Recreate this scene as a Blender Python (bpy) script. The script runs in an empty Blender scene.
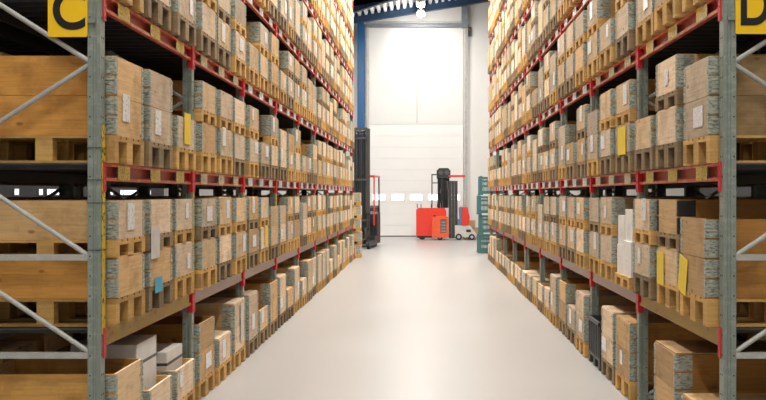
import bpy, math, random
from mathutils import Vector, Matrix
rnd = random.Random(11)
SC = bpy.context.scene
COL = SC.collection
EYE = 2.45; F = 860.0; VX, VY = 424.0, 194.0
XL, XR = -2.68, 2.48                      # aisle faces of the two rack rows
Y0, BAY, NB = 7.17, 2.80, 9
LEV = [0.0, 1.17, 2.56, 3.99, 5.38, 6.78, 8.15, 9.52]   # underside of the beams (0 = floor)
BH = 0.15
TOP = 10.9

# ------------------------------------------------------------------ materials
def new_mat(name):
    m = bpy.data.materials.new(name); m.use_nodes = True
    nt = m.node_tree; b = nt.nodes['Principled BSDF']
    return m, nt, b
def ramp(nt, stops):
    r = nt.nodes.new('ShaderNodeValToRGB')
    e = r.color_ramp.elements
    while len(e) < len(stops): e.new(0.5)
    for i, (p, c) in enumerate(stops):
        e[i].position = p; e[i].color = (c[0], c[1], c[2], 1)
    return r
def coords(nt, scale, rand=False):
    tc = nt.nodes.new('ShaderNodeTexCoord'); mp = nt.nodes.new('ShaderNodeMapping')
    mp.inputs['Scale'].default_value = scale
    nt.links.new(tc.outputs['Object'], mp.inputs['Vector'])
    if rand:
        oi = nt.nodes.new('ShaderNodeObjectInfo')
        mul = nt.nodes.new('ShaderNodeMath'); mul.operation = 'MULTIPLY'; mul.inputs[1].default_value = 37.0
        nt.links.new(oi.outputs['Random'], mul.inputs[0])
        cb = nt.nodes.new('ShaderNodeCombineXYZ')
        for k in range(3): nt.links.new(mul.outputs[0], cb.inputs[k])
        nt.links.new(cb.outputs[0], mp.inputs['Location'])
    return mp
def noise(nt, mp, scale, detail=3, rough=0.6):
    n = nt.nodes.new('ShaderNodeTexNoise'); n.inputs['Scale'].default_value = scale
    n.inputs['Detail'].default_value = detail; n.inputs['Roughness'].default_value = rough
    nt.links.new(mp.outputs[0], n.inputs['Vector'])
    return n
def mixc(nt, fac, a, b, mode='MIX'):
    m = nt.nodes.new('ShaderNodeMix'); m.data_type = 'RGBA'; m.blend_type = mode
    for sock, v in ((m.inputs['Factor'], fac), (m.inputs['A'], a), (m.inputs['B'], b)):
        pass
    ins = [s for s in m.inputs if s.enabled]
    fac_s = [s for s in m.inputs if s.name == 'Factor' and s.type == 'VALUE'][0]
    a_s = [s for s in m.inputs if s.name == 'A' and s.type == 'RGBA'][0]
    b_s = [s for s in m.inputs if s.name == 'B' and s.type == 'RGBA'][0]
    for sock, v in ((fac_s, fac), (a_s, a), (b_s, b)):
        if isinstance(v, (int, float)): sock.default_value = v
        elif isinstance(v, tuple): sock.default_value = (v[0], v[1], v[2], 1)
        else: nt.links.new(v, sock)
    return [s for s in m.outputs if s.type == 'RGBA'][0]
def plain(name, col, rough=0.5, metal=0.0, var=0.12, scale=6.0):
    m, nt, b = new_mat(name)
    mp = coords(nt, (1, 1, 1)); n = noise(nt, mp, scale, 4)
    lo = tuple(c * (1 - var) for c in col); hi = tuple(min(1, c * (1 + var)) for c in col)
    r = ramp(nt, [(0.3, lo), (0.7, hi)])
    nt.links.new(n.outputs['Fac'], r.inputs['Fac'])
    nt.links.new(r.outputs['Color'], b.inputs['Base Color'])
    b.inputs['Roughness'].default_value = rough; b.inputs['Metallic'].default_value = metal
    return m
def wood(name, col, knots=True, contrast=0.20):
    m, nt, b = new_mat(name)
    mp = coords(nt, (1.3, 1.3, 22), True); n = noise(nt, mp, 2.2, 5, 0.62)
    lo = tuple(c * (1 - contrast) for c in col); hi = tuple(min(1, c * (1 + contrast * 0.7)) for c in col)
    r = ramp(nt, [(0.28, lo), (0.52, col), (0.75, hi)])
    nt.links.new(n.outputs['Fac'], r.inputs['Fac'])
    out = r.outputs['Color']
    mp2 = coords(nt, (1, 1, 1), True); n2 = noise(nt, mp2, 3.0, 4, 0.7)       # handling dirt
    r2 = ramp(nt, [(0.34, (0.70, 0.64, 0.57)), (0.52, (1, 1, 1))])
    nt.links.new(n2.outputs['Fac'], r2.inputs['Fac'])
    out = mixc(nt, 0.8, out, r2.outputs['Color'], 'MULTIPLY')
    if knots:
        mp3 = coords(nt, (3.2, 3.2, 6.0), True)
        v = nt.nodes.new('ShaderNodeTexVoronoi'); v.inputs['Scale'].default_value = 1.0
        nt.links.new(mp3.outputs[0], v.inputs['Vector'])
        r3 = ramp(nt, [(0.05, (0.42, 0.27, 0.16)), (0.13, (1, 1, 1))])
        nt.links.new(v.outputs['Distance'], r3.inputs['Fac'])
        out = mixc(nt, 0.85, out, r3.outputs['Color'], 'MULTIPLY')
    oi = nt.nodes.new('ShaderNodeObjectInfo')
    r4 = ramp(nt, [(0.0, (0.72, 0.70, 0.69)), (0.5, (0.96, 0.94, 0.92)), (1.0, (1.16, 1.13, 1.10))])
    nt.links.new(oi.outputs['Random'], r4.inputs['Fac'])
    out = mixc(nt, 1.0, out, r4.outputs['Color'], 'MULTIPLY')
    nt.links.new(out, b.inputs['Base Color'])
    b.inputs['Roughness'].default_value = 0.72
    bp = nt.nodes.new('ShaderNodeBump'); bp.inputs['Strength'].default_value = 0.25; bp.inputs['Distance'].default_value = 0.004
    nt.links.new(n.outputs['Fac'], bp.inputs['Height']); nt.links.new(bp.outputs[0], b.inputs['Normal'])
    return m
def galvanised(name, col):
    m, nt, b = new_mat(name)
    mp = coords(nt, (16, 16, 46), True); n = noise(nt, mp, 1.5, 2, 0.6)
    r = ramp(nt, [(0.33, tuple(c * 0.45 for c in col)), (0.5, col), (0.68, tuple(min(1, c * 1.28) for c in col))])
    nt.links.new(n.outputs['Fac'], r.inputs['Fac'])
    nt.links.new(r.outputs['Color'], b.inputs['Base Color'])
    b.inputs['Roughness'].default_value = 0.5; b.inputs['Metallic'].default_value = 0.25
    bp = nt.nodes.new('ShaderNodeBump'); bp.inputs['Strength'].default_value = 0.5; bp.inputs['Distance'].default_value = 0.006
    nt.links.new(n.outputs['Fac'], bp.inputs['Height']); nt.links.new(bp.outputs[0], b.inputs['Normal'])
    return m
def worn_paint(name, col, wear, amount=0.62, rough=0.45):
    m, nt, b = new_mat(name)
    mp = coords(nt, (3, 3, 5), True); n = noise(nt, mp, 2.5, 5, 0.72)
    r = ramp(nt, [(amount, col), (amount + 0.12, wear)])
    nt.links.new(n.outputs['Fac'], r.inputs['Fac'])
    nt.links.new(r.outputs['Color'], b.inputs['Base Color'])
    b.inputs['Roughness'].default_value = rough
    return m
def printed(name, col, ink=(0.10, 0.08, 0.02), scale=60):
    m, nt, b = new_mat(name)                        # smudged, unreadable print
    mp = coords(nt, (1, 1, 0.8), True); n = noise(nt, mp, scale, 2, 0.5)
    r = ramp(nt, [(0.34, ink), (0.46, col)])
    nt.links.new(n.outputs['Fac'], r.inputs['Fac'])
    nt.links.new(r.outputs['Color'], b.inputs['Base Color'])
    b.inputs['Roughness'].default_value = 0.3
    return m
def glow(name, col, s):
    m, nt, b = new_mat(name)
    b.inputs['Base Color'].default_value = (*col, 1)
    b.inputs['Emission Color'].default_value = (*col, 1); b.inputs['Emission Strength'].default_value = s
    return m

TINTS = [('pale pine', (0.78, 0.60, 0.42)), ('honey brown', (0.64, 0.41, 0.19)),
         ('greyed', (0.58, 0.46, 0.33)), ('straw coloured', (0.72, 0.52, 0.30))]
WOOD = [wood('wood ' + a, c) for a, c in TINTS]
LONG = [wood('long board ' + a, c) for (a, _), c in zip(TINTS, ((0.74, 0.48, 0.22), (0.58, 0.28, 0.06), (0.42, 0.28, 0.13), (0.62, 0.34, 0.09)))]
PALW = wood('pallet wood', (0.60, 0.36, 0.11), False)
PALD = wood('old pallet wood', (0.27, 0.19, 0.10), False)
GALV = galvanised('galvanised hinge', (0.40, 0.42, 0.355))
BLACKH = plain('black hinge', (0.02, 0.02, 0.022), 0.6)
STEEL = worn_paint('galvanised upright', (0.23, 0.265, 0.23), (0.30, 0.335, 0.29), 0.5, 0.42)
BRACE = worn_paint('galvanised brace', (0.42, 0.42, 0.39), (0.50, 0.50, 0.47), 0.5, 0.4)
HOLE = plain('slot hole', (0.03, 0.03, 0.03), 0.8)
RED = worn_paint('beam red', (0.42, 0.050, 0.030), (0.50, 0.16, 0.10), 0.60, 0.36)
RED_LIT = worn_paint('worn beam lip', (0.52, 0.085, 0.045), (0.62, 0.30, 0.20), 0.52, 0.36)  # light on the lips painted as a brighter red, with worn patches
CLIP = worn_paint('connector red', (0.55, 0.020, 0.030), (0.50, 0.10, 0.08), 0.66)
BEAMY = worn_paint('worn ochre strip', (0.34, 0.20, 0.012), (0.30, 0.055, 0.02), 0.55, 0.5)
BEAMP = worn_paint('faded pinkish strip', (0.27, 0.155, 0.095), (0.28, 0.07, 0.04), 0.55, 0.35)  # reflection on the farther strips painted in as pinkish brown
YLAB = printed('yellow location label', (0.66, 0.46, 0.07))
TLAB = printed('faded location label', (0.66, 0.56, 0.32))  # beige tone for the labels of the second bay
YSTRIP = printed('yellow number strip', (0.70, 0.48, 0.04), scale=25)
WLAB = printed('white delivery note', (0.80, 0.79, 0.78), (0.42, 0.41, 0.43), 50)
YSHEET = plain('yellow sheet', (0.85, 0.60, 0.03), 0.5, var=0.06)
BLUEC = plain('blue wrap', (0.05, 0.38, 0.55), 0.5)
CARD = plain('brown cardboard', (0.50, 0.35, 0.20), 0.75)
CARDW = plain('pale grey cardboard', (0.80, 0.77, 0.73), 0.7, var=.06)
TAPE = plain('dark tape', (0.06, 0.06, 0.06), 0.4)
SIGNY = plain('sign yellow', (0.95, 0.58, 0.005), 0.45, var=0.03)
SIGNB = plain('sign black', (0.006, 0.006, 0.006), 0.5)
DARKP = plain('dark grey plastic', (0.055, 0.058, 0.06), 0.5)
TRED = plain('truck red', (0.75, 0.045, 0.025), 0.35, var=0.06)
TORG = plain('truck orange red', (0.80, 0.11, 0.035), 0.35, var=0.06)
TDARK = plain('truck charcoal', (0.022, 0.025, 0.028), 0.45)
TSTEEL = plain('mast steel', (0.10, 0.095, 0.09), 0.4, 0.4)
CHROME = plain('lift cylinder', (0.6, 0.6, 0.6), 0.25, 0.8)
RUBBER = plain('black rubber', (0.02, 0.02, 0.02), 0.7)
PALEP = plain('pale plastic', (0.6, 0.58, 0.55), 0.5)
BLUEP = plain('blue grey plastic', (0.12, 0.18, 0.30), 0.5)
TEAL = worn_paint('teal stillage paint', (0.05, 0.16, 0.16), (0.14, 0.24, 0.24), 0.6)
BLUES = plain('blue steel', (0.010, 0.10, 0.28), 0.45, var=0.05)
NAVY = plain('navy steel', (0.006, 0.036, 0.095), 0.5, var=0.05)
WALLW = plain('white wall cladding', (0.80, 0.79, 0.77), 0.6, var=0.02, scale=1)
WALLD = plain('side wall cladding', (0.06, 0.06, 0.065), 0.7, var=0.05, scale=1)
DOORW = plain('white door panel', (0.86, 0.86, 0.85), 0.5, var=0.015, scale=1)
INFILL = plain('gate infill panel', (0.77, 0.77, 0.76), 0.55, var=0.02, scale=1)
RAILG = plain('rail grey', (0.20, 0.22, 0.25), 0.5)
SEAM = plain('door seam', (0.76, 0.76, 0.76), 0.6, var=0.02)
SHADE_DECK = plain('dark steel deck', (0.05, 0.05, 0.052), 0.55)
GREYS = plain('grey steel', (0.42, 0.43, 0.43), 0.5)
DECK = plain('roof deck', (0.85, 0.86, 0.86), 0.5, var=0.03)
PANE = glow('daylit pane', (0.92, 0.96, 1.0), 1.6)
LAMP = glow('lamp diffuser', (1.0, 0.97, 0.92), 30)

# ------------------------------------------------------------------ mesh helpers
class MB:
    def __init__(s): s.v = []; s.f = []; s.mi = []; s.mats = []
    def idx(s, m):
        if m not in s.mats: s.mats.append(m)
        return s.mats.index(m)
    def add(s, vs, fs, m):
        o = len(s.v); s.v += [tuple(p) for p in vs]; k = s.idx(m)
        for f in fs: s.f.append([i + o for i in f]); s.mi.append(k)
    def box(s, x0, x1, y0, y1, z0, z1, m):
        x0, x1 = min(x0, x1), max(x0, x1); y0, y1 = min(y0, y1), max(y0, y1)
        vs = [(x0,y0,z0),(x1,y0,z0),(x1,y1,z0),(x0,y1,z0),(x0,y0,z1),(x1,y0,z1),(x1,y1,z1),(x0,y1,z1)]
        s.add(vs, [(0,3,2,1),(4,5,6,7),(0,1,5,4),(1,2,6,5),(2,3,7,6),(3,0,4,7)], m)
    def prism(s, poly, a, b, m, axis='z'):
        """poly: counter-clockwise 2-D outline, extruded from a to b along axis"""
        n = len(poly)
        def P(p, t): return {'z': (p[0], p[1], t), 'y': (p[0], t, p[1]), 'x': (t, p[0], p[1])}[axis]
        vs = [P(p, a) for p in poly] + [P(p, b) for p in poly]
        fs = [tuple(range(n))[::-1], tuple(range(n, 2 * n))] + [(i, (i + 1) % n, n + (i + 1) % n, n + i) for i in range(n)]
        if axis == 'y': fs = [f[::-1] for f in fs]
        s.add(vs, fs, m)
    def tube(s, a, b, r, m, n=10):
        a, b = Vector(a), Vector(b); d = (b - a).normalized()
        u = d.orthogonal().normalized(); w = d.cross(u)
        vs = []
        for c in (a, b):
            for k in range(n):
                t = 2 * math.pi * k / n
                vs.append(c + u * (math.cos(t) * r) + w * (math.sin(t) * r))
        s.add(vs, [tuple(range(n))[::-1], tuple(range(n, 2 * n))] + [(i, (i + 1) % n, n + (i + 1) % n, n + i) for i in range(n)], m)
    def bar(s, a, b, w, h, m):
        """rectangular bar between two points"""
        a, b = Vector(a), Vector(b); d = (b - a).normalized()
        u = d.cross(Vector((0, 0, 1)))
        u = Vector((1, 0, 0)) if u.length < 1e-4 else u.normalized()
        t = u.cross(d)
        vs = [c + u * (i * w / 2) + t * (j * h / 2) for c in (a, b) for i, j in ((-1,-1),(1,-1),(1,1),(-1,1))]
        s.add(vs, [(0,3,2,1),(4,5,6,7),(0,1,5,4),(1,2,6,5),(2,3,7,6),(3,0,4,7)], m)
    def put(s, me, M):
        """append an existing mesh, transformed"""
        o = len(s.v); s.v += [tuple(M @ v.co) for v in me.vertices]
        ix = [s.idx(m) for m in me.materials]
        for p in me.polygons: s.f.append([i + o for i in p.vertices]); s.mi.append(ix[p.material_index])
    def mesh(s, name):
        me = bpy.data.meshes.new(name); me.from_pydata(s.v, [], s.f)
        for m in s.mats: me.materials.append(m)
        me.polygons.foreach_set('material_index', s.mi); me.update()
        return me
def link(name, data, parent=None, loc=(0, 0, 0), rot=(0, 0, 0)):
    o = bpy.data.objects.new(name, data); COL.objects.link(o)
    o.location = loc; o.rotation_euler = rot
    if parent is not None: o.parent = parent
    return o
def tag(o, label, cat, group=None, kind=None):
    o['label'] = label; o['category'] = cat
    if group: o['group'] = group
    if kind: o['kind'] = kind
    return o
def structure(name, mb, loc=(0, 0, 0), label=None, cat=None):
    o = link(name, mb.mesh(name), None, loc); o['kind'] = 'structure'
    if label: o['label'] = label; o['category'] = cat
    return o

# ------------------------------------------------------------------ pallet boxes
TIER = 0.340; PH = 0.144; PHT = 0.235; CW = .355
def pallet_mesh(W, blocks=True, H=PH):
    m = MB()
    for y0, y1 in ((-.4,-.255),(-.215,-.115),(-.0725,.0725),(.115,.215),(.255,.4)): m.box(-.6, .6, y0, y1, H - .022, H, W)
    for x in (-.5275, 0, .5275): m.box(x - .0725, x + .0725, -.4, .4, H - .044, H - .022, W)
    for y, w in ((-.35, .05), (0, .0725), (.35, .05)): m.box(-.6, .6, y - w, y + w, 0, .022, W)
    if blocks:
        for x in (-.5275, 0, .5275):
            for y, w in ((-.35, .05), (0, .0725), (.35, .05)): m.box(x - .0725, x + .0725, y - w, y + w, .022, H - .044, W)
    m.v = [(a, b * .95, c) for a, b, c in m.v]
    return m
def block_mesh(W, w, H=PH):
    m = MB(); m.box(-.0725, .0725, -w * .95, w * .95, .022, H - .044, W); return m
def collar_boards(m, W, z0=0):
    a, b = z0 + .002, z0 + .338; L = LONG[WOOD.index(W)]
    m.box(-.595, .595, -CW, -CW + .022, a, b, L); m.box(-.595, .595, CW - .022, CW, a, b, L)
    m.box(-.597, -.575, -CW + .022, CW - .022, a, b, W); m.box(.575, .597, -CW + .022, CW - .022, a, b, W)
def hinge(m, sx, sy, G, z0=0):
    X, Y = .597 * sx, CW * sy
    for a, b in ((.010, .164), (.178, .332)):
        a += z0; b += z0
        m.box(X, X - .165 * sx, Y, Y + .005 * sy, a, b, G)            # plate on the long board
        m.box(X, X + .004 * sx, Y, Y - .045 * sy, a, b, G)            # plate on the short board
        for k in range(3):                                            # knuckles
            z = a + .006 + k * .051
            m.tube((X, Y, z), (X, Y, z + .036), .009, G, 8)
        for k in range(4):                                            # raised ribs of the plate
            z = a + .014 + k * .035
            m.box(X - .012 * sx, X - .155 * sx, Y + .005 * sy, Y + .009 * sy, z, z + .014, G)
CORN = [(1, 1), (1, -1), (-1, 1), (-1, -1)]
PAL = {}; COLR = {}; HNG = {}; COLRH = {}; ONE = {}; BLK = {}
for pi, W in enumerate((PALW, PALD)):
    PAL[pi] = pallet_mesh(W).mesh('pallet')
    for H in (PH, PHT):
        PAL[pi, H] = pallet_mesh(W, True, H).mesh('pallet'); PAL[pi, H, 'open'] = pallet_mesh(W, False, H).mesh('pallet')
        BLK[pi, H, 0] = block_mesh(W, .05, H).mesh('block'); BLK[pi, H, 1] = block_mesh(W, .0725, H).mesh('block')
for ti, W in enumerate(WOOD):
    m = MB(); collar_boards(m, W); COLR[ti] = m.mesh('collar')
    m = MB(); collar_boards(m, W); [hinge(m, a, b, GALV) for a, b in CORN]; COLRH[ti] = m.mesh('collar')
    m = MB(); m.box(-.59, .59, -CW + .005, CW - .005, 0, .014, W); COLR[ti, 'lid'] = m.mesh('lid')
for hi, G in enumerate((GALV, BLACKH)):
    for a, b in CORN:
        m = MB(); hinge(m, a, b, G); HNG[hi, a, b] = m.mesh('corner_hinge')
def one_mesh(ti, pi, n, lid, H):
    k = (ti, pi, n, lid, H)
    if k not in ONE:
        m = MB(); m.put(PAL[pi, H], Matrix())
        for t in range(n): m.put(COLRH[ti], Matrix.Translation((0, 0, H + t * TIER)))
        if lid: m.put(COLR[ti, 'lid'], Matrix.Translation((0, 0, H + n * TIER)))
        ONE[k] = m.mesh('pallet_box')
    return ONE[k]
def sheet_mesh(w, h, mat):
    m = MB(); m.box(-.0015, .0015, -w / 2, w / 2, 0, h, mat); return m.mesh('sheet')
NOTE = [sheet_mesh(.18, .24, WLAB), sheet_mesh(.26, .18, WLAB), sheet_mesh(.12, .17, WLAB)]
YTAG = sheet_mesh(.24, .34, YSHEET); WTAG = sheet_mesh(.20, .52, PALEP); BTAG = sheet_mesh(.22, .15, BLUEC); WTAG2 = sheet_mesh(.26, .30, PALEP)
WT = {('C',0,1,1,1): (-.22, -.23, WTAG2, 'white_board'), ('C',0,1,1,0): (-.12, -.07, BTAG, 'blue_wrap'), ('C',1,0,2,0): (.1, .12, WTAG, 'white_board')}
def pallet_box(d):
    """d: one load (dict) -> one thing"""
    H = d['ph']; s = d['s']; ti, pi, n = d['ti'], d['pi'], d['n']
    dist = d['y']
    loc = (d['x'], d['y'], d['z']); rot = (0, 0, d['rz'])
    if dist > 21:
        r = link('pallet_box', one_mesh(ti, pi, n, d['lid'], H), None, loc, rot)
    else:
        r = link('pallet_box', None, None, loc, rot); r.empty_display_size = .2
        full = dist < 15.5
        p = link('pallet', PAL[pi, H, 'open'] if full else PAL[pi, H], r)
        if full:
            for x in (-.5275, 0, .5275):
                for y, k in ((-.332, 0), (0, 1), (.332, 0)): link('block', BLK[pi, H, k], p, (x, y, 0))
        for t in range(n):
            c = link('collar', COLR[ti] if full else COLRH[ti], r, (0, 0, H + t * TIER))
            if full:
                for a, b in CORN: link('corner_hinge', HNG[d.get('hi', 0), a, b], c)
        if d['lid']: link('lid', COLR[ti, 'lid'], r, (0, 0, H + n * TIER))
        fx = -s * .6035                                           # face on the aisle
        if d.get('note') is not None:
            a, b, c = d['note']
            link('delivery_note', NOTE[c], r, (fx, a, H + b))
        if d.get('ytag') is not None:
            a, b = d['ytag'][:2]
            q = link('yellow_sheet', YTAG, r, (fx - s * .006, a, H + b), (d['ytag'][2] if len(d['ytag']) > 2 else 0, 0, 0))
            if len(d['ytag']) > 3: q.scale = (1, d['ytag'][3], 1)
            q['label'] = 'yellow sheet'
    if d.get('wtag') is not None:
        a, b, me, nm = d['wtag']
        q = link(nm, me, r, (fx - s * .008, a, H + b)); q['label'] = nm.replace('_', ' ')
    tag(r, d['label'], 'pallet box', d['group'])
    return r

# spec of loads: for each (side, bay, level) three slots (near, middle, far), each a list of tiers per pallet from the bottom up
SPEC = {
 ('C',0,0): [[2],[1],[1]], ('C',1,0): [[2],[1],[2]], ('C',2,0): [[2],[1],[2]],
 ('C',0,1): [[1,1],[1,1],[1,1]], ('C',1,1): [[1,1],[1,1],[1,1]],
 ('C',0,2): [[2],[2],[1]], ('C',1,2): [[1,1],[1,1],[1,1]],
 ('D',0,0): [[1],[2],[]], ('D',1,0): [[2],[2],['bin']], ('D',2,0): [[2],[1],[2]],
 ('D',0,1): [[2],[1,1],[1,1]], ('D',1,1): [['carton'],[1,1],[1,1]],
 ('D',0,2): [[2],[1,1],[1]], ('D',1,2): [[1,1],[1,1],[2]],
}
TINT = {('C',0,1,0,1): 0, ('C',0,1,0,0): 1, ('C',0,2,0,0): 1, ('C',0,2,1,0): 0, ('D',0,2,0,0): 2, ('D',0,1,0,0): 1, ('D',0,1,1,1): 1, ('D',0,0,1,0): 1}
YT = {('D',1,2,0,0): (0.0, -.02, 0, 1.6), ('D',0,1,1,0): (.22, -.03), ('D',0,1,0,0): (.30, -.02, .2), ('C',2,1,1,0): (0.1, .03), ('C',0,2,2,0): (0.0, .05)}
ORD = ['first', 'second', 'third', 'fourth', 'fifth', 'sixth', 'seventh', 'eighth', 'ninth']
LNAME = ['floor', 'first beams', 'second beams', 'third beams', 'fourth beams', 'fifth beams', 'sixth beams', 'seventh beams']
SLOT = ['near', 'middle', 'far']
def slot_y(b, k): return Y0 + BAY * b + 0.05 + 0.065 + 0.38 + k * 0.90
loads = []; extras = []
for side in 'CD':
    s = -1 if side == 'C' else 1
    xf = (XL + 0.06) if s < 0 else (XR - 0.075)
    xc = xf + s * 0.60
    for lv, zb in enumerate(LEV):
        z0 = 0.002 if lv == 0 else zb + BH + .002
        for b in range(NB):
            sp = SPEC.get((side, b, lv))
            if sp is None:
                sp = []
                for k in range(3):
                    u = rnd.random()
                    if lv == 0: sp.append([2] if u < .64 else [1])
                    elif lv == 1: sp.append([1, 1] if u < .84 else [2] if u < .95 else [1])
                    else: sp.append([1, 1] if u < .62 else [2] if u < .84 else [1])
            for k, st in enumerate(sp):
                z = z0
                jx = rnd.uniform(-.02, .015) * s * -1; jy = rnd.uniform(-.012, .012); rz = rnd.uniform(-.008, .008)
                y = slot_y(b, k)
                ns = len(st)
                for q, n in enumerate(st):
                    if n in ('bin', 'carton'):
                        extras.append((n, side, s, xc, y, z)); continue
                    d = dict(s=s, side=side, x=xc + jx, y=y + jy, z=z, n=n, rz=rz)
                    d['ti'] = TINT.get((side, b, lv, k, q), rnd.choice([0, 0, 0, 1, 2, 2, 3, 3]))
                    d['pi'] = 1 if rnd.random() < .42 else 0
                    d['lid'] = (n > 0 and q == ns - 1 and rnd.random() < (.55 if lv == 0 else .25)) or (n > 0 and q < ns - 1)
                    if (side, b, lv) == ('C', 0, 0): d['lid'] = False
                    if (side, b, lv, k) == ('D', 0, 0, 1): d['lid'] = True
                    if n and rnd.random() < .6: d['note'] = (rnd.uniform(-.2, .2), rnd.uniform(.06, .14), rnd.randrange(3))
                    if (side, b, lv, k, q) in YT: d['ytag'] = YT[side, b, lv, k, q]; d.pop('note', None)
                    if (side, b, lv, k, q) in WT: d['wtag'] = WT[side, b, lv, k, q]; d.pop('note', None)
                    if (side, b, lv, k, q) == ('D', 0, 1, 1, 1): d['hi'] = 1
                    d['ph'] = PHT if q == 0 else PH
                    h = d['ph'] + n * TIER + (.014 if d['lid'] else 0)
                    pos = 'single load' if ns == 1 else ('upper box' if q == ns - 1 else 'lower box')
                    size = 'low' if n == 1 else 'tall'
                    d['label'] = f"{size} {TINTS[d['ti']][0]} pallet box, {pos}, {SLOT[k]} place, {ORD[b]} bay, {LNAME[lv]}, rack {side}"
                    if n == 0: d['label'] = f"empty pallet under a box, {SLOT[k]} place, {ORD[b]} bay, {LNAME[lv]}, rack {side}"
                    d['group'] = f'pallet boxes in rack {side}'
                    d['h'] = h; d['lv'] = lv
                    # apparent size of the aisle face
                    ya, yb = y - .4, y + .4
                    py_bot = VY - F * (z - EYE) / yb; py_top = VY - F * (z + h - EYE) / ya
                    px_w = abs(xf) * F * (1 / ya - 1 / yb)
                    top, bot = max(0, py_top), min(400, py_bot)
                    d['area'] = px_w * max(0, bot - top)
                    d['margin'] = py_bot > -70
                    z += h + .002
                    loads.append(d)
loads = [d for d in loads if d['margin']]
seen = sorted([d for d in loads if d['area'] > 0], key=lambda d: -d['area'])
unseen = [d for d in loads if d['area'] <= 0]
N_IND = 295
print('loads in frame', len(seen), 'margin', len(unseen))
for d in seen[:N_IND] + unseen:
    if d['n'] == 0:
        r = link('pallet', PAL[d['pi']], None, (d['x'], d['y'], d['z']), (0, 0, d['rz'])); tag(r, d['label'], 'pallet', 'spare pallets under boxes')
    else: pallet_box(d)
def plain_box(ti, n, H):
    k = ('p', ti, n, H)
    if k not in ONE:
        m = MB(); m.put(PAL[1, H], Matrix())
        for t in range(n): m.put(COLR[ti], Matrix.Translation((0, 0, H + t * TIER)))
        m.put(COLR[ti, 'lid'], Matrix.Translation((0, 0, H + n * TIER)))
        ONE[k] = m.mesh('pallet_box')
    return ONE[k]
backs = []                                  # loads of the back-to-back rows, glimpsed through the gaps
for s, X in ((-1, XL), (1, XR)):
    for lv, zb in enumerate(LEV[:7]):
        for b in range(NB):
            for k in range(3):
                z = .002 if lv == 0 else zb + BH + .002
                for q, n in enumerate((2,) if rnd.random() < .25 else (1, 1)):
                    H = PH if q else PHT
                    backs.append(dict(x=X + s * (2.50 - .57) , y=slot_y(b, k), z=z, n=n, ti=rnd.randrange(4), rz=0.0, ph=H)); z += H + n * TIER + .018
rest = seen[N_IND:]
if rest:
    m = MB()
    for d in rest:
        me = one_mesh(d['ti'], d['pi'], d['n'], d['lid'], d['ph'])
        m.put(me, Matrix.Translation((d['x'], d['y'], d['z'])) @ Matrix.Rotation(d['rz'], 4, 'Z'))
    for d in backs: m.put(plain_box(d['ti'], d['n'], d['ph']), Matrix.Translation((d['x'], d['y'], d['z'])))
    o = link('pallet_boxes', m.mesh('pallet_boxes'))
    tag(o, 'many small pallet boxes in the far bays and the dim rows behind', 'pallet boxes', None, 'stuff')

zz = .002                                   # a stack on the floor just beyond the far end of rack C
for q, w in enumerate(('bottom', 'second from the floor', 'middle', 'second from the top', 'top')):
    d = dict(s=-1, side='C', x=-3.03 + (.0, .02, -.015, .01, -.02)[q], y=Y0 + BAY * NB + .84, z=zz, n=1, rz=(.0, .01, -.012, .006, -.01)[q], ti=0, pi=0, lid=True, ph=PH,
             label=f'pale pine pallet box, {w} of the free stack beyond rack C', group='free stack beyond rack C')
    pallet_box(d); zz += PH + TIER + .016
# cartons, bin
def carton(x0, x1, y0, y1, z0, z1, mat, label, s, tape=True, group=None):
    """origin at the base; aisle side towards -s"""
    cx, cy = (x0 + x1) / 2, (y0 + y1) / 2; a, b, h = abs(x1 - x0) / 2, abs(y1 - y0) / 2, z1 - z0
    m = MB(); c = .006
    m.prism([(-a + c, -b), (a - c, -b), (a, -b + c), (a, b - c), (a - c, b), (-a + c, b), (-a, b - c), (-a, -b + c)], 0, h - .004, mat)
    m.box(-a + .003, -.002, -b + .003, b - .003, h - .004, h, mat); m.box(.002, a - .003, -b + .003, b - .003, h - .004, h, mat)   # top flaps
    o = link('carton', m.mesh('carton'), None, (cx, cy, z0)); tag(o, label, 'carton', group)
    if tape:
        t = MB(); w = .025
        t.box(-w, w, -b - .001, b + .001, h, h + .0015, TAPE)
        t.box(-a - .0015, -a, -b, b, h * .72, h * .72 + .03, TAPE); t.box(a, a + .0015, -b, b, h * .72, h * .72 + .03, TAPE)
        t.box(-a, a, -b - .0015, -b, h * .72, h * .72 + .03, TAPE)
        link('strap', t.mesh('strap'), o)
    n = MB(); n.box(-s * a, -s * (a + .0015), -.06, .06, h * .25, h * .25 + .12, WLAB)
    link('delivery_note', n.mesh('delivery_note'), o)
    return o
ybase = slot_y(0, 1)
carton(-3.40, -2.76, ybase - .30, ybase + .31, PHT + .008, 1.00, CARDW, 'pale grey strapped carton standing in the open middle box, floor bay under sign C', -1, True, 'pale cartons by sign C')
yb2 = slot_y(0, 2)
carton(-3.40, -2.74, yb2 - .30, yb2 + .29, PHT + .008, .76, CARDW, 'low pale grey strapped carton in the open far box, floor bay under sign C', -1, True, 'pale cartons by sign C')
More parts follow.
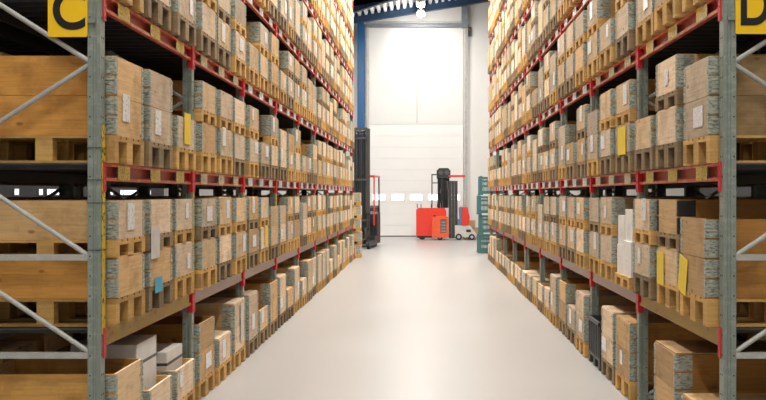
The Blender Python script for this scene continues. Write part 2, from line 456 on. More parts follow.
for kind, side, s, xc, y, z in extras:
    if kind == 'bin':
        r = link('plastic_bin', None, None, (xc, y, z)); tag(r, 'dark grey plastic bin on the floor of rack D, second bay', 'bin')
        m = MB(); T = .03
        m.box(-.58, .58, -.39, .39, .12, .15, DARKP)
        for e in (-1, 1):
            m.box(-.58, .58, e * .39, e * (.39 - T), .15, .66, DARKP); m.box(e * .58, e * (.58 - T), -.36, .36, .15, .66, DARKP)
            m.box(-.6, .6, e * .41, e * .39, .62, .67, DARKP); m.box(e * .6, e * .58, -.41, .41, .62, .67, DARKP)
            for q in range(6): m.box(e * .58, e * .592, -.34 + q * .13, -.31 + q * .13, .17, .62, DARKP)
        link('shell', m.mesh('shell'), r)
        for e in (-1, 0, 1):
            m = MB(); m.box(-.58, .58, e * .34 - .05, e * .34 + .05, 0, .12, DARKP); link('skid', m.mesh('skid'), r)
    else:
        p = link('pallet', PAL[0], None, (xc, y, z)); tag(p, 'wooden pallet carrying white cartons, near place, second bay, first beams, rack D', 'pallet')
        zz = z + PH
        for q, (xa, xb, ya, yb, za, zb) in enumerate(((-.58, -.1, -.38, .02, 0, .42), (-.57, -.12, .04, .38, 0, .36), (-.56, -.1, -.37, -.02, .42, .80), (-.56, -.14, .05, .37, .36, .72), (-.08, .5, -.37, .37, 0, .6))):
            nm = ['lower left white carton of the pile behind the second upright, rack D', 'lower right white carton of the pile behind the second upright, rack D', 'tallest white carton on top of the pile by the second upright, rack D',
                  'shorter white carton on top of the pile by the second upright, rack D', 'wide white carton at the back of the pile, second bay, rack D'][q]
            carton(xc + xa, xc + xb, y + ya, y + yb, zz + za, zz + zb, CARDW, nm, s, False, 'white cartons on a pallet in rack D')

# ------------------------------------------------------------------ racks
def upright_mesh(X, s, near):
    """front upright at the aisle; profile with a groove in its sides"""
    m = MB(); w = .05
    d0, d1 = 0.0, .13                                   # depth behind the aisle face
    def px(t): return X + s * t
    prof = [(px(0), -w), (px(.030), -w), (px(.038), -w + .014), (px(.056), -w + .014), (px(.064), -w), (px(.105), -w),
            (px(.105), w), (px(.064), w), (px(.056), w - .014), (px(.038), w - .014), (px(.030), w), (px(0), w)]
    if s < 0: prof = prof[::-1]
    m.prism(prof, 0.008, TOP, STEEL)
    m.box(px(-.02), px(.16), -.07, .07, 0, .008, STEEL)             # foot plate
    if near:
        for k in range(int(TOP / .165)):
            z = .12 + k * .165
            m.tube((px(.086), -w - .0006, z), (px(.086), -w + .004, z), .007, HOLE, 8)
            m.tube((px(-.0006), -.018, z), (px(.004), -.018, z), .009, HOLE, 8); m.tube((px(-.0006), .018, z), (px(.004), .018, z), .009, HOLE, 8)
    return m
def beam_mesh(x0, s, L, front=True):
    """C beam open to the aisle, origin at its left-near lower corner, along +y"""
    m = MB()
    def px(t): return x0 + s * t
    m.box(px(.042), px(.05), 0, L, 0, BH, RED)                        # web
    m.box(px(0), px(.042), 0, L, 0, .03, RED_LIT); m.box(px(0), px(.042), 0, L, BH - .024, BH, RED_LIT)   # lips
    return m
LABM = {}
def rack(side, back=False):
    s = -1 if side == 'C' else 1; X = XL if s < 0 else XR
    side_s = s
    if back: X += s * 2.50; s = -s
    name = 'pallet_rack'
    root = link(name, None, None, (0, Y0, 0))
    tag(root, f'red and grey steel pallet rack {"left" if s < 0 else "right"} of the aisle, signed {side}', 'pallet rack')
    if back: root['label'] = f'dim pallet rack standing back to back behind rack {side}'
    um_n, um = upright_mesh(X, s, True).mesh('upright'), upright_mesh(X, s, False).mesh('upright')
    XB = X + s * .97
    rm = MB(); rm.box(XB, XB + s * .13, -.05, .05, 0.008, TOP, STEEL); rm.box(XB - s * .02, XB + s * .15, -.07, .07, 0, .008, STEEL); rear = rm.mesh('upright')
    xa, xb = X + s * .095, XB + s * .01
    # bracing as the photo shows it on the end frame
    def zpix(y): return EYE + (VY - y) * (Y0 - .03) / F
    diag = [(zpix(62), zpix(-6)), (zpix(64), zpix(132)), (zpix(257), zpix(186)), (zpix(353), zpix(282))]
    hz = [zpix(257), zpix(355)]
    z = zpix(-6)
    while z < TOP - 1.2: diag += [(z + .62, z + .03), (z + .64, z + 1.2)]; z += 1.25
    hz.append(TOP - .1)
    # lower end of the frame
    diag.append((.12, .62)); hz.append(.10)
    dm, hm = [], []
    for za, zb in diag:
        q = MB(); q.tube((xa, -.02, za), (xb, -.02, zb), .021, BRACE, 10); dm.append(q.mesh('diagonal_brace'))
    for zz in hz:
        q = MB(); q.box(xa, xb, -.045, -.005, zz - .028, zz + .022, BRACE); hm.append(q.mesh('horizontal_brace'))
    dm2, hm2 = [], []
    for za, zb in diag: q = MB(); q.tube((xa, 0, za), (xb, 0, zb), .021, BRACE, 6); dm2.append(q.mesh('diagonal_brace'))
    for zz in hz: q = MB(); q.box(xa, xb, -.02, .02, zz - .025, zz + .025, BRACE); hm2.append(q.mesh('horizontal_brace'))
    for b in range(NB + 1):
        fr = link('upright_frame', None, root, (0, BAY * b, 0)); fr.empty_display_size = .3
        link('upright', um_n if b < 3 and not back else um, fr); link('upright', rear, fr)
        if b == 0 and not back:
            for q in dm: link('diagonal_brace', q, fr)
            for q in hm: link('horizontal_brace', q, fr)
        else:
            for q in dm2: link('diagonal_brace', q, fr)
            for q in hm2: link('horizontal_brace', q, fr)
        if side_s < 0 and b < 5 and not back:
            q = MB(); za, zb = zpix(335), zpix(124)
            q.box(X + .0005, X + .006, -.012, .049, za, zb, YSTRIP); link('number_strip', q.mesh('number_strip'), fr)
            if b == 0:
                for yy in (148, 180, 203, 250):
                    zz = zpix(yy) - .003
                    t = MB(); t.box(X + .009, X - .112, -.056, -.052, zz, zz + .007, TAPE); t.box(X + .007, X + .011, -.056, .053, zz, zz + .007, TAPE)
                    t.box(X - .108, X - .112, -.056, .02, zz, zz + .007, TAPE)
                    link('cable_tie', t.mesh('cable_tie'), fr)
    fb = beam_mesh(X + s * .005, s, BAY - .10).mesh('front_beam')
    rb = MB(); rb.box(XB + s * .08, XB + s * .125, 0, BAY - .10, 0, BH, TDARK); rb = rb.mesh('rear_beam')  # rear beams coloured charcoal, painting in the shade inside the rack
    cl = MB(); xo = X - s * .012
    cl.box(xo, X - s * .001, -.052, .004, -.09, BH + .012, CLIP); cl.box(X - s * .001, X + s * .05, -.001, .004, -.09, BH + .012, CLIP)
    for k in range(3): cl.tube((xo - s * .004, -.022, -.06 + k * .09), (xo, -.022, -.06 + k * .09), .009, CLIP, 8)
    cl = cl.mesh('beam_connector')
    cl2 = MB(); cl2.box(xo, X - s * .001, -.004, .048, -.09, BH + .012, CLIP); cl2.box(X - s * .001, X + s * .05, -.004, .001, -.09, BH + .012, CLIP)
    for k in range(3): cl2.tube((xo - s * .004, .022, -.06 + k * .09), (xo, .022, -.06 + k * .09), .009, CLIP, 8)
    cl2 = cl2.mesh('beam_connector')
    dk = MB(); xq0, xq1 = X + s * .060, XB + s * .075
    dk.box(xq0, xq1, .006, BAY - .106, BH - .014, BH - .006, SHADE_DECK)  # deck added to darken the shelf undersides; ribs follow faint cross lines
    for k in range(13): dk.box(xq0, xq1, .08 + k * .21, .11 + k * .21, BH - .05, BH - .014, SHADE_DECK)
    dk = dk.mesh('shelf_deck')
    lp = MB(); lp.box(X + s * .004, X + s * .0005, -.15, .15, .012, BH - .014, YLAB); lp = lp.mesh('location_label')
    lps = [lp]
    for mt in (TLAB, WLAB): q = MB(); q.box(X + s * .004, X + s * .0005, -.15, .15, .012, BH - .014, mt); lps.append(q.mesh('location_label'))
    ls = MB(); ls.box(X + s * .004, X + s * .001, .05, BAY - .15, .006, BH - .006, BEAMY); ls = ls.mesh('label_strip')
    ls2 = MB(); ls2.box(X + s * .004, X + s * .001, .05, BAY - .15, .006, BH - .006, BEAMP); ls2 = ls2.mesh('label_strip')
    for lv in range(1, 8):
        for b in range(NB):
            zb = LEV[lv]
            if VY - F * (zb - EYE) / (Y0 + BAY * (b + 1)) < -70: continue
            bm = link('front_beam', fb, root, (0, BAY * b + .05, zb))
            if not back: link('beam_connector', cl, bm); link('beam_connector', cl2, bm, (0, BAY - .10, 0))
            if back: pass
            elif lv == 1: link('label_strip', ls if b == 0 else ls2, bm, (0, -.05, 0))
            else:
                for k in range(3): link('location_label', lps[min(b, 2)], bm, (0, (.47, 1.37, 2.24)[k], 0))
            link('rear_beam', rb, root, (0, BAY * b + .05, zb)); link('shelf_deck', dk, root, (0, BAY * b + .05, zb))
    return root
rack('C'); rack('D'); rack('C', True); rack('D', True)
# red protectors at the rack feet facing the cross aisle
for s, X, side in ((-1, XL, 'C'), (1, XR, 'D')):
    r = link('post_guard', None, None, (X, Y0 + BAY * NB + .20, 0)); tag(r, f'red steel guard at the far foot of rack {side}', 'post guard')
    m = MB(); a = -s * .06
    m.box(a, s * .2, -.008, .008, 0, .42, CLIP); m.box(a, a + s * .012, -.13, -.008, 0, .42, CLIP); link('shield', m.mesh('shield'), r)
    m = MB(); m.box(a - s * .02, s * .22, .008, .06, 0, .012, CLIP); link('foot_plate', m.mesh('foot_plate'), r)

# aisle signs
def text_mesh(ch, size, depth):
    cu = bpy.data.curves.new('letter', 'FONT'); cu.body = ch; cu.size = size; cu.extrude = depth; cu.offset = size * .022
    cu.align_x = 'CENTER'; cu.align_y = 'CENTER'
    o = bpy.data.objects.new('letter', cu); COL.objects.link(o)
    dg = bpy.context.evaluated_depsgraph_get()
    me = bpy.data.meshes.new_from_object(o.evaluated_get(dg))
    bpy.data.objects.remove(o); bpy.data.curves.remove(cu)
    xs = [v.co.x for v in me.vertices]; ys = [v.co.y for v in me.vertices]
    cx, cy = (min(xs) + max(xs)) / 2, (min(ys) + max(ys)) / 2
    k = (max(ys) - min(ys))
    w = (max(xs) - min(xs))
    for v in me.vertices: v.co = ((v.co.x - cx) / w, (v.co.y - cy) / k, v.co.z)
    me.materials.clear(); me.materials.append(SIGNB)
    return me
def sign(ch, x0px, x1px, lx0, lx1, ybot, lbot, ltop, ytop):
    yy = Y0 - .075; k = yy / F
    x0, x1 = (x0px - VX) * k, (x1px - VX) * k
    zb, zt = EYE + (VY - ybot) * k, EYE + (VY - ytop) * k
    r = link('aisle_sign', None, None, ((x0 + x1) / 2, yy, zb))
    tag(r, f'yellow plate with a black letter {ch} beside the end upright', 'sign')
    w = (x1 - x0) / 2
    m = MB(); c = .01
    m.prism([(-w + c, 0), (w - c, 0), (w, c), (w, zt - zb - c), (w - c, zt - zb), (-w + c, zt - zb), (-w, zt - zb - c), (-w, c)], -.004, .004, SIGNY, 'y')
    link('plate', m.mesh('plate'), r)
    me = text_mesh(ch, 1, .002)
    lw = (lx1 - lx0) * k; lh = (lbot - ltop) * k
    lxc = ((lx0 + lx1) / 2 - VX) * k - (x0 + x1) / 2; lzc = EYE + (VY - (lbot + ltop) / 2) * k - zb
    for v in me.vertices: v.co = (v.co.x * lw, v.co.y * lh, v.co.z)
    o = link('letter', me, r, (lxc, -.0062, lzc), (math.pi / 2, 0, 0)); o['label'] = f'black letter {ch}'
    m = MB(); sgn = 1 if ch == 'C' else -1
    for zz in (.12, zt - zb - .1):
        m.box(sgn * (w - .05), sgn * (w + .06), .004, .022, zz, zz + .03, STEEL)
    link('bracket', m.mesh('bracket'), r)
sign('C', 48, 87.5, 53, 85.5, 37, 30, -11, -19)
sign('D', 735.5, 775, 740.5, 770, 34, 25.5, -15, -23)

# ------------------------------------------------------------------ hall
YB = 49.6; XW0, XW1 = -15.0, 15.0; YF = -10.0
def floor_mat():
    m, nt, b = new_mat('sealed concrete floor')
    mp = coords(nt, (1, 1, 1)); n = noise(nt, mp, 0.5, 2, 0.5)
    r = ramp(nt, [(0.3, (0.370, 0.358, 0.350)), (0.55, (0.385, 0.372, 0.364)), (0.75, (0.40, 0.387, 0.379))])
    nt.links.new(n.outputs['Fac'], r.inputs['Fac'])
    nt.links.new(r.outputs['Color'], b.inputs['Base Color'])
    mr = nt.nodes.new('ShaderNodeMapRange'); mr.inputs['To Min'].default_value = .30; mr.inputs['To Max'].default_value = .36
    nt.links.new(n.outputs['Fac'], mr.inputs['Value']); nt.links.new(mr.outputs[0], b.inputs['Roughness'])
    return m
m = MB(); m.box(XW0, XW1, YF, YB, -.2, 0, floor_mat()); structure('floor', m)
def roof_z(x): return 13.35 + .165 * x
m = MB(); m.box(XW0 - .2, XW1 + .2, YB, YB + .25, 0, 16.5, WALLW); structure('wall_back', m)
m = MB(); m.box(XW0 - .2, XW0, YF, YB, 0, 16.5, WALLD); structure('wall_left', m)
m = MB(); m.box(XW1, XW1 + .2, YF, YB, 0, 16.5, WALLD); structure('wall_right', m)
m = MB(); m.box(XW0 - .2, XW1 + .2, YF - .2, YF, 0, 16.5, WALLW); structure('wall_front', m)
# corrugated roof deck, ribs along the hall
m = MB(); pitch, dp = .36, .28; x = XW0; pts = []
while x < XW1:
    pts += [(x, roof_z(x)), (x + .10, roof_z(x + .10)), (x + .16, roof_z(x + .16) - dp), (x + .30, roof_z(x + .30) - dp)]; x += pitch
vs = [(a, YF, c) for a, c in pts] + [(a, YB, c) for a, c in pts]; n = len(pts)
m.add(vs, [(i, i + 1, n + i + 1, n + i) for i in range(n - 1)], DECK)
m.add([(XW0, YF, roof_z(XW0) + .3), (XW1, YF, roof_z(XW1) + .3), (XW1, YB, roof_z(XW1) + .3), (XW0, YB, roof_z(XW0) + .3)], [(0, 1, 2, 3)], DECK)
structure('ceiling', m)
for i, yy in enumerate((48.4, 44.4, 38.0, 31.0, 24.0, 17.0, 10.0, 3.0)):      # navy roof girders, sloping with the roof
    m = MB(); xs = (XW0, XW1)
    for dz0, dz1, hw in ((-.66, -.63, .15), (-.63, -.02, .012)):
        v = [(xx, yy + e * hw, roof_z(xx) + dz) for xx in xs for e in (-1, 1) for dz in (dz0, dz1)]
        m.add(v, [(0, 1, 3, 2), (4, 6, 7, 5), (0, 2, 6, 4), (1, 5, 7, 3), (0, 4, 5, 1), (2, 3, 7, 6)], NAVY)
    if i == 1:                                           # haunch towards the left column
        m.prism([(-7.5, 10.55), (-.2, 12.96), (-.2, roof_z(-.2) - .3), (-7.5, roof_z(-7.5) - .3)], yy - .012, yy + .012, NAVY, 'y')
        m.prism([(-7.5, 10.52), (-.2, 12.93), (-.2, 12.96), (-7.5, 10.55)], yy - .15, yy + .15, NAVY, 'y')
    structure(f'trim_{i + 1}', m)
# blue column left of the door, grey column right of it
m = MB()
m.box(-3.80, -3.40, YB - .62, YB - .60, 0, 12.2, BLUES); m.box(-3.80, -3.40, YB - .24, YB - .22, 0, 12.2, BLUES); m.box(-3.61, -3.59, YB - .60, YB - .24, 0, 12.2, BLUES)
structure('trim_9', m)
m = MB(); m.box(2.16, 2.52, YB - .30, YB - .012, 12.0, 13.4, RAILG); structure('trim_10', m)
# the tall gate: upper infill and sectional door
dx0, dx1 = (369.5 - VX) * YB / F, (463 - VX) * YB / F
ztop, zmid = EYE + (VY - 27) * YB / F, EYE + (VY - 124) * YB / F
m = MB(); xm = (417 - VX) * YB / F
m.box(dx0, xm - .02, YB - .06, YB - .001, zmid + .06, ztop, INFILL); m.box(xm + .02, dx1, YB - .06, YB - .001, zmid + .06, ztop, INFILL)
m.box(xm - .02, xm + .02, YB - .045, YB - .001, zmid + .06, ztop, GREYS)
m.box(dx0, dx1, YB - .05, YB - .001, zmid - .04, zmid + .06, INFILL)
structure('trim_11', m)
m = MB(); m.box(dx0 - .35, dx1 + .35, YB - .22, YB - .08, ztop - .05, ztop + .12, RAILG)
m.tube((dx0 - .2, YB - .15, ztop + .22), (dx1 + .2, YB - .15, ztop + .22), .08, GREYS, 12); structure('trim_12', m)
for i, xx in enumerate((dx0 - .16, dx1 + .16)):
    m = MB(); m.box(xx - .12, xx + .12, YB - .16, YB - .001, 0, ztop - .06, PALEP if i == 0 else PALEP); m.box(xx - .05, xx + .05, YB - .19, YB - .16, 0, ztop - .06, GREYS); structure(f'trim_{13 + i}', m)
d = link('door_1', None, None, (0, YB, 0)); d['kind'] = 'structure'
nsec = 10; sh = (zmid - .06) / nsec
m = MB()
for k in range(nsec): m.box(dx0, dx1, -.07, -.002, k * sh + .006, (k + 1) * sh - .002, DOORW)
m.box(dx0, dx1, -.03, -.002, 0, zmid - .05, SEAM)
m.box(dx0, dx1, -.075, -.002, .0, .05, RUBBER)
link('section_panel', m.mesh('section_panel'), d)
zw = 3 * sh
for k in range(5):
    cx = dx0 + (dx1 - dx0) * (k + .5) / 5
    m = MB(); m.box(cx - .40, cx + .40, -.085, -.07, zw + .12, zw + sh - .10, SEAM); f = link('window_frame', m.mesh('window_frame'), d)
    m = MB(); m.box(cx - .36, cx + .36, -.089, -.085, zw + .16, zw + sh - .14, PANE); link('pane', m.mesh('pane'), f)
# control box on the wall
m = MB(); m.box(-.12, .12, -.10, 0, 0, .5, TDARK); m.tube((0, -.10, .36), (0, -.12, .36), .05, RED, 12)
o = link('wall_siren', m.mesh('wall_siren'), None, (2.62, YB - .001, 11.55)); tag(o, 'small dark siren box high on the wall right of the gate', 'siren')
# window bands added to the side walls in place of lights glimpsed past the racks
for i, (xx, ys) in enumerate(((XW0 + .02, (35.3, 38.6, 33.6, 40.9, 44.0, 42.6, 31.6, 46.6)), (XW1 - .02, (15.6, 17.4, 20.3, 24, 29, 34)))):
    for j, a in enumerate(ys):
        w = link(f'window_{i * 20 + j + 1}', None, None, (xx, a, 2.39)); w['kind'] = 'structure'
        h = (1.15, .22, .16, .5)[j % 4] * (1 if i == 0 else .4); q = MB(); sg = 1 if i == 0 else -1
        q.box(-.01 * sg, .02 * sg, -h - .04, h + .04, 0, .04, GREYS); q.box(-.01 * sg, .02 * sg, -h - .04, h + .04, .24, .28, GREYS)
        q.box(-.01 * sg, .02 * sg, -h - .04, -h, .04, .24, GREYS); q.box(-.01 * sg, .02 * sg, h, h + .04, .04, .24, GREYS)
        link('window_frame', q.mesh('window_frame'), w)
        q = MB(); q.box(-.008 * sg, .008 * sg, -h, h, .04, .24, PANE); link('pane', q.mesh('pane'), w)  # glowing pane standing in for lights glimpsed past the racks

# ------------------------------------------------------------------ lamps
LM = MB(); LM.prism([(-.22, 0), (.22, 0), (.16, .12), (-.16, .12)], -.55, .55, PALEP, 'y'); LM.tube((0, -.4, .12), (0, -.4, .30), .012, GREYS, 6); LM.tube((0, .4, .12), (0, .4, .30), .012, GREYS, 6); LM = LM.mesh('housing')
LD = MB(); LD.box(-.19, .19, -.50, .50, -.02, -.001, LAMP); LD = LD.mesh('diffuser')
def lamp(x, y, watts, label, group, size=1.0, z=None, bulb=0):
    z = roof_z(x) - 1.1 if z is None else z
    r = link('high_bay_lamp', None, None, (x, y, z)); tag(r, label, 'lamp', group)
    link('housing', LM, r); link('diffuser', LD, r)
    if z + .3 < roof_z(x) - .25:
        q = MB(); q.tube((0, -.4, .29), (0, -.4, roof_z(x) - .22 - z), .008, GREYS, 6); q.tube((0, .4, .29), (0, .4, roof_z(x) - .22 - z), .008, GREYS, 6); link('hanger', q.mesh('hanger'), r)
    L = bpy.data.lights.new('lamp_light', 'AREA'); L.shape = 'RECTANGLE'; L.size = .38; L.size_y = 1.0; L.energy = watts; L.color = (1.0, .955, .88)
    link('lamp_light', L, r, (0, 0, -.03))
    if bulb: add_bulb(r, bulb)
def add_bulb(r, watts):
    q = MB(); q.tube((0, -.40, -.09), (0, .40, -.09), .05, LAMP, 12); link('tube', q.mesh('tube'), r)
    L = bpy.data.lights.new('bulb_light', 'POINT'); L.energy = watts; L.shadow_soft_size = .15; L.color = (1, .96, .90)
    link('bulb_light', L, r, (0, 0, -.32))
W_A, W_B = 215, 440
for y in (-7, -1.5, 4, 9.5, 15, 20.5, 26, 31.5):
    for x in (-1.7, 1.6): lamp(x, y, W_A * (1 if y < 12 else 1.6 if y < 24 else 2.45), 'high bay lamp hung from the roof over the aisle', 'aisle lamps')
for y in (37, 42):
    for x in (-4.5, 4.5): lamp(x, y, W_B, 'high bay lamp hung from the roof over the cross aisle', 'cross aisle lamps')
lamp(-.17, 45.9, 150, 'bright lamp at the roof before the gate, upper of two', 'gate lamps', z=EYE + (VY - 4.5) * 45.9 / F, bulb=110)
lamp(-.17, 47.6, 150, 'bright lamp at the roof before the gate, lower of two', 'gate lamps', z=EYE + (VY - 14) * 47.6 / F, bulb=110)

# ------------------------------------------------------------------ trucks
def wheel(r, w, parent, loc):
    m = MB(); m.tube((0, -w / 2, 0), (0, w / 2, 0), r, RUBBER, 20); o = link('wheel', m.mesh('wheel'), parent, loc)
    m = MB(); m.tube((0, -w / 2 - .01, 0), (0, w / 2 + .01, 0), r * .5, GREYS, 14); link('hub', m.mesh('hub'), o)
def reach_truck(name, loc, rz, label, body, guard, mast_h, stage, gh=2.14, bh=0.0):
    """x: forward (forks), y: width. origin on the floor at the middle of the chassis"""
    r = link(name, None, None, loc, (0, 0, rz)); tag(r, label, 'forklift')
    m = MB()
    m.prism([(-1.05, .12), (-.15, .12), (-.15, 1.10 + bh), (-.30, 1.22 + bh), (-.98, 1.22 + bh), (-1.05, 1.12 + bh)], -.58, .58, body, 'y')
    link('chassis', m.mesh('chassis'), r)
    m = MB(); m.prism([(-.98, 1.22 + bh), (-.40, 1.22 + bh), (-.45, 1.40 + bh), (-.98, 1.50 + bh)], -.52, .52, body, 'y'); link('hood', m.mesh('hood'), r)
    m = MB(); m.box(-.15, .55, -.60, -.05, .12, 1.02, TORG if body is not TDARK else TDARK); m.box(-.05, .42, -.612, -.60, .25, .85, TSTEEL)
    for k in range(5): m.box(-.03, .40, -.618, -.612, .32 + k * .1, .36 + k * .1, TDARK)
    link('battery_cover', m.mesh('battery_cover'), r)
    m = MB(); m.box(-.15, .55, -.05, .60, .12, .50, TDARK); link('footwell', m.mesh('footwell'), r)
    st = MB(); st.box(-.32, .12, .02, .50, 1.0, 1.10, TDARK); st.prism([(-.38, 1.10), (-.26, 1.10), (-.34, 1.62), (-.44, 1.62)], .04, .48, TDARK, 'y'); st.box(-.25, .05, .06, .46, .50, 1.0, TDARK)
    link('seat', st.mesh('seat'), r)
    q = MB(); q.tube((.42, .25, .50), (.30, .25, 1.18), .03, TDARK, 8); q.tube((.295, .25, 1.17), (.28, .25, 1.20), .16, TDARK, 16); link('steering_wheel', q.mesh('steering_wheel'), r)
    q = MB()
    for sx, sy in ((-.98, -.54), (-.98, .54), (.50, -.56), (.50, .56)): q.bar((sx, sy, 1.2 if sx < 0 else 1.0), (sx + (.1 if sx < 0 else 0), sy, gh), .06, .06, guard if sx > 0 and body is TDARK else TDARK)
    link('guard_posts', q.mesh('guard_posts'), r)
    q = MB(); g2 = gh + .08; q.box(-.95, -.87, -.58, .58, gh, g2, guard); q.box(.50, .58, -.58, .58, gh, g2, guard); q.box(-.87, .50, -.58, -.50, gh, g2, guard); q.box(-.87, .50, .50, .58, gh, g2, guard)
    for k in range(6): q.box(-.72 + k * .2, -.69 + k * .2, -.50, .50, gh + .01, gh + .07, guard)
    link('overhead_guard', q.mesh('overhead_guard'), r)
    for sy in (-.57, .57):                                       # reach legs
        q = MB(); q.box(.55, 2.05, sy - .08, sy + .08, .10, .32, body); q.prism([(2.05, .10), (2.22, .16), (2.22, .26), (2.05, .32)], sy - .08, sy + .08, body, 'y'); link('reach_leg', q.mesh('reach_leg'), r)
        wheel(.15, .12, r, (1.95, sy, .15))
    wheel(.17, .15, r, (-.62, -.40, .17)); wheel(.17, .15, r, (-.62, .40, .17))
    # mast: outer rails, inner rails, cross members, cylinders, chains
    mx = .80
    for sy in (-.36, .36):
        q = MB(); q.box(mx - .09, mx + .09, sy - .05, sy - .02, .18, mast_h, TSTEEL); q.box(mx - .09, mx - .06, sy - .02, sy + .05, .18, mast_h, TSTEEL); q.box(mx + .06, mx + .09, sy - .02, sy + .05, .18, mast_h, TSTEEL); link('mast_rail', q.mesh('mast_rail'), r)
        q = MB(); e = -1 if sy > 0 else 1
        q.box(mx - .05, mx + .05, sy + e * .06, sy + e * .12, .25, mast_h + stage, TSTEEL); link('inner_mast_rail', q.mesh('inner_mast_rail'), r)
        q = MB(); q.tube((mx - .12, sy * .45, .2), (mx - .12, sy * .45, mast_h - .25), .045, TDARK, 10); q.tube((mx - .12, sy * .45, mast_h - .25), (mx - .12, sy * .45, mast_h + stage - .05), .028, CHROME, 10); link('lift_cylinder', q.mesh('lift_cylinder'), r)
        q = MB(); q.box(mx + .02, mx + .05, sy * .3 - .02, sy * .3 + .02, .5, mast_h - .1, TDARK); link('lift_chain', q.mesh('lift_chain'), r)
    q = MB()
    for z in (.22, 1.25, mast_h - .16): q.box(mx - .12, mx - .085, -.41, .41, z, z + .14, TSTEEL)
    link('cross_member', q.mesh('cross_member'), r)
    q = MB(); q.box(mx - .05, mx + .06, -.30, .30, mast_h + stage - .14, mast_h + stage, TSTEEL)
    q.tube((mx + .03, -.2, mast_h + stage - .18), (mx + .03, .2, mast_h + stage - .18), .06, TDARK, 12); link('mast_head', q.mesh('mast_head'), r)
    q = MB(); q.box(mx + .10, mx + .16, -.44, .44, .42, .52, TDARK); q.box(mx + .10, mx + .16, -.44, .44, .80, .90, TDARK)
    for k in range(8): q.box(mx + .11, mx + .14, -.42 + k * .115, -.39 + k * .115, .90, 1.55, TDARK)
    q.box(mx + .10, mx + .15, -.44, .44, 1.52, 1.57, TDARK); link('fork_carriage', q.mesh('fork_carriage'), r)
    for sy in (-.26, .26):
        q = MB(); q.prism([(mx + .16, .36), (mx + 1.30, .39), (mx + 1.30, .40), (mx + .22, .42), (mx + .21, .92), (mx + .16, .92)], sy - .055, sy + .055, TSTEEL, 'y'); link('fork', q.mesh('fork'), r)
    q = MB(); q.tube((.5, -.5, gh + .08), (.5, -.5, gh + .18), .05, TORG, 12); link('beacon', q.mesh('beacon'), r)
    return r
def hose_bundle(r, x, z0, z1):
    q = MB()
    for k in range(7): q.tube((x, -.21 + k * .07, z0), (x + (.03 if k % 2 else 0), -.21 + k * .07, z1), .030, TDARK if k % 3 else RUBBER, 8)
    for z in (z0 + .3, (z0 + z1) / 2, z1 - .25): q.box(x - .05, x + .07, -.27, .27, z, z + .10, TSTEEL)
    link('hose_bundle', q.mesh('hose_bundle'), r)
lt = reach_truck('reach_truck', (-2.80, 40.3, 0), math.radians(-97), 'dark reach truck with red roof half hidden behind the far end of rack C', TDARK, TRED, 5.45, .05, 3.24, .40)
hose_bundle(lt, .88, .9, 5.2)
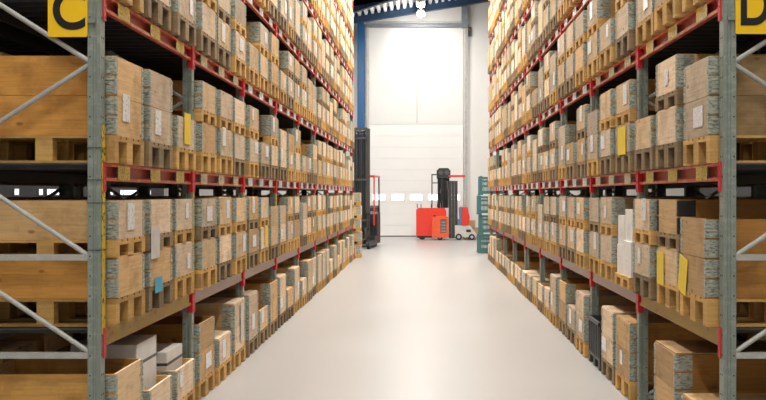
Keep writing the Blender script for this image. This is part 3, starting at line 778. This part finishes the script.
def order_picker(px, y, rz, label):
    """x to the right of the picture, built about the pixel column it stands on"""
    r = link('order_picker', None, None, ((px - VX) * y / F, y, 0), (0, 0, rz)); tag(r, label, 'forklift')
    m = MB(); m.prism([(-1.12, .20), (.50, .20), (.50, 1.55), (.40, 1.70), (-1.02, 1.70), (-1.12, 1.60)], -.10, .85, TRED, 'y'); m.box(-1.08, .46, -.04, .80, .10, .20, TDARK)
    link('chassis', m.mesh('chassis'), r)
    m = MB(); m.prism([(-.27, .14), (.60, .14), (.60, 1.18), (.54, 1.26), (-.20, 1.26), (-.27, 1.18)], -.62, -.105, TORG, 'y'); c = link('battery_box', m.mesh('battery_box'), r)
    m = MB(); m.box(.18, .48, -.632, -.62, .40, 1.10, TDARK)
    for k in range(8): m.box(.20, .46, -.640, -.632, .44 + k * .08, .47 + k * .08, GREYS)
    link('grille', m.mesh('grille'), c)
    for sy in (.0, .74):
        for xx in (-1.06, -.86, -.30):
            m = MB(); m.tube((xx, sy, 1.70), (xx, sy, 1.92), .02, TDARK, 8); link('rail_post', m.mesh('rail_post'), r)
    # mast: two rails, bundle of cylinders and hoses, head
    for xx in (.70, .86, 1.02):
        q = MB(); q.box(xx - .075, xx - .045, -.30, -.10, .08, 3.15, TSTEEL); q.box(xx + .045, xx + .075, -.30, -.10, .08, 3.15, TSTEEL); q.box(xx - .045, xx + .045, -.13, -.10, .08, 3.15, TSTEEL); link('mast_rail', q.mesh('mast_rail'), r)
    q = MB()
    for z in (.16, 1.2, 2.2, 3.0): q.box(.62, 1.10, -.10, -.06, z, z + .12, TSTEEL)
    link('cross_member', q.mesh('cross_member'), r)
    for xx, h, mt, rr in ((.10, 3.55, TDARK, .075), (.28, 3.65, TSTEEL, .10), (.46, 3.70, TDARK, .085), (.60, 3.45, CHROME, .05)):
        q = MB(); q.tube((xx, .02, 1.70), (xx, .02, h), rr, mt, 12); q.tube((xx, .02, h - .3), (xx, .02, h - .18), rr + .03, TDARK, 12); link('lift_cylinder', q.mesh('lift_cylinder'), r)
    q = MB()
    for k in range(6): q.tube((.02 + k * .11, -.06, 1.75), (.12 + k * .09, -.10, 2.6), .028, RUBBER, 8); q.tube((.12 + k * .09, -.10, 2.6), (.05 + k * .11, -.04, 3.4), .028, RUBBER, 8)
    link('hose_bundle', q.mesh('hose_bundle'), r)
    q = MB(); q.prism([(-.02, 3.30), (.72, 3.30), (.72, 3.70), (.60, 3.84), (.12, 3.84), (-.02, 3.70)], -.14, .14, TDARK, 'y'); q.tube((.2, -.16, 3.6), (.2, .16, 3.6), .12, TSTEEL, 14); q.tube((.52, -.16, 3.6), (.52, .16, 3.6), .12, TSTEEL, 14); link('mast_head', q.mesh('mast_head'), r)
    q = MB(); q.box(-.30, -.24, -.05, .01, 1.70, 3.52, TDARK); q.box(-.30, .0, -.05, .01, 3.46, 3.52, TDARK); q.box(-.24, .04, -.05, .01, 3.02, 3.07, TDARK); link('guard_post', q.mesh('guard_post'), r)
    q = MB(); q.box(.62, 1.50, -.35, -.27, 3.36, 3.46, TRED); q.box(.62, 1.50, .37, .45, 3.36, 3.46, TRED)
    for k in range(5): q.box(.64 + k * .20, .68 + k * .20, -.27, .37, 3.37, 3.43, TRED)
    link('overhead_guard', q.mesh('overhead_guard'), r)
    for sy in (-.31, .41):
        q = MB(); q.bar((1.46, sy, 3.36), (1.58, sy, 1.70), .04, .04, GREYS); link('guard_post', q.mesh('guard_post'), r)
    q = MB(); q.prism([(1.32, .80), (1.70, .80), (1.74, 1.20), (1.62, 1.75), (1.34, 1.75)], -.40, .50, TRED, 'y'); link('side_panel', q.mesh('side_panel'), r)
    q = MB(); q.box(1.10, 1.32, -.32, .40, .80, 1.10, BLUEP); q.prism([(1.22, 1.10), (1.32, 1.10), (1.32, 1.78), (1.18, 1.72)], -.30, .38, BLUEP, 'y'); link('seat', q.mesh('seat'), r)
    q = MB(); q.prism([(.95, .16), (2.05, .16), (2.12, .30), (1.75, .78), (.95, .78)], -.35, .55, PALEP, 'y'); q.box(1.55, 1.80, -.362, -.35, .42, .56, TDARK); link('front_body', q.mesh('front_body'), r)
    for xx, yy, rr in ((-.80, .05, .20), (-.80, .72, .20), (1.15, -.40, .17), (1.85, -.40, .16), (1.85, .60, .16), (.15, -.40, .14)): wheel(rr, .10, r, (xx, yy, rr))
    q = MB(); q.box(-.20, -.08, -.60, -.48, 1.26, 1.34, TDARK); link('beacon', q.mesh('beacon'), r)
    return r
order_picker(437, 46.2, 0, 'red order picker with dark tall mast parked in front of the white gate')

# teal stillages stacked at the end of rack D
def stillage(x, y, z, label):
    r = link('stillage', None, None, (x, y, z)); tag(r, label, 'stillage', 'teal stillages by rack D')
    for a in (-1, 1):
        for b in (-1, 1):
            q = MB(); q.box(a * .60, a * .46, b * .42, b * .30, 0.0, .77, TEAL); q.box(a * .62, a * .44, b * .44, b * .28, .0, .05, TEAL); q.prism([(a * .53 - .05, .77), (a * .53 + .05, .77), (a * .53, .80)], b * .36 - .04, b * .36 + .04, TEAL, 'y'); link('post', q.mesh('post'), r)
    q = MB(); q.box(-.46, .46, -.40, .40, .12, .17, TEAL); q.box(-.46, .46, -.41, -.34, .05, .12, TEAL); q.box(-.46, .46, .34, .41, .05, .12, TEAL); link('deck', q.mesh('deck'), r)
    q = MB()
    for b in (-1, 1):
        for zz in (.34, .54, .68): q.box(-.46, .46, b * .36, b * .40, zz, zz + .07, TEAL)
        for a in range(9): q.box(-.44 + a * .11, -.41 + a * .11, b * .37, b * .39, .17, .68, TEAL)
    for a in (-1, 1):
        for zz in (.34, .54, .68): q.box(a * .56, a * .52, -.30, .30, zz, zz + .07, TEAL)
    link('side_rail', q.mesh('side_rail'), r)
for k, w in enumerate(('bottom', 'second from the floor', 'third from the floor', 'top')):
    stillage(2.24 + .60 + (.0, .06, -.01, .05)[k], 36.0 + (0, .03, -.03, .02)[k], k * .802 + .001, f'teal steel stillage, {w} of the stack beyond rack D')
# brown cartons on a pallet behind the red truck
p = link('pallet', PAL[0], None, (2.72, 47.6, 0)); tag(p, 'wooden pallet with brown cartons near the wall right of the gate', 'pallet')
for q, (xa, xb, ya, yb, za, zb) in enumerate(((-.55, .0, -.38, .38, 0, .45), (.02, .55, -.38, .38, 0, .445), (-.5, .1, -.36, .3, .455, .85))):
    carton(2.72 + xa, 2.72 + xb, 47.6 + ya, 47.6 + yb, PH + za, PH + zb, CARD, ['brown carton at the left of the pallet by the back wall', 'brown carton at the right of the pallet by the back wall', 'brown carton on top of two others by the back wall'][q], 1, False, 'brown cartons by the back wall')

# ------------------------------------------------------------------ camera, world, view
cam = bpy.data.cameras.new('camera'); co = link('camera', cam, None, (0, 0, EYE), (math.pi / 2, 0, 0))
cam.sensor_width = 36; cam.lens = 36 * F / 766
cam.shift_x = -(VX - 383) / 766; cam.shift_y = -(200 - VY) / 766
cam.clip_end = 200
SC.camera = co
w = bpy.data.worlds.new('world'); SC.world = w; w.use_nodes = True
w.node_tree.nodes['Background'].inputs['Color'].default_value = (.6, .7, .9, 1); w.node_tree.nodes['Background'].inputs['Strength'].default_value = .02
SC.view_settings.view_transform = 'Standard'; SC.view_settings.look = 'None'; SC.view_settings.gamma = 1; SC.view_settings.use_curve_mapping = False
SC.view_settings.exposure = 0.0
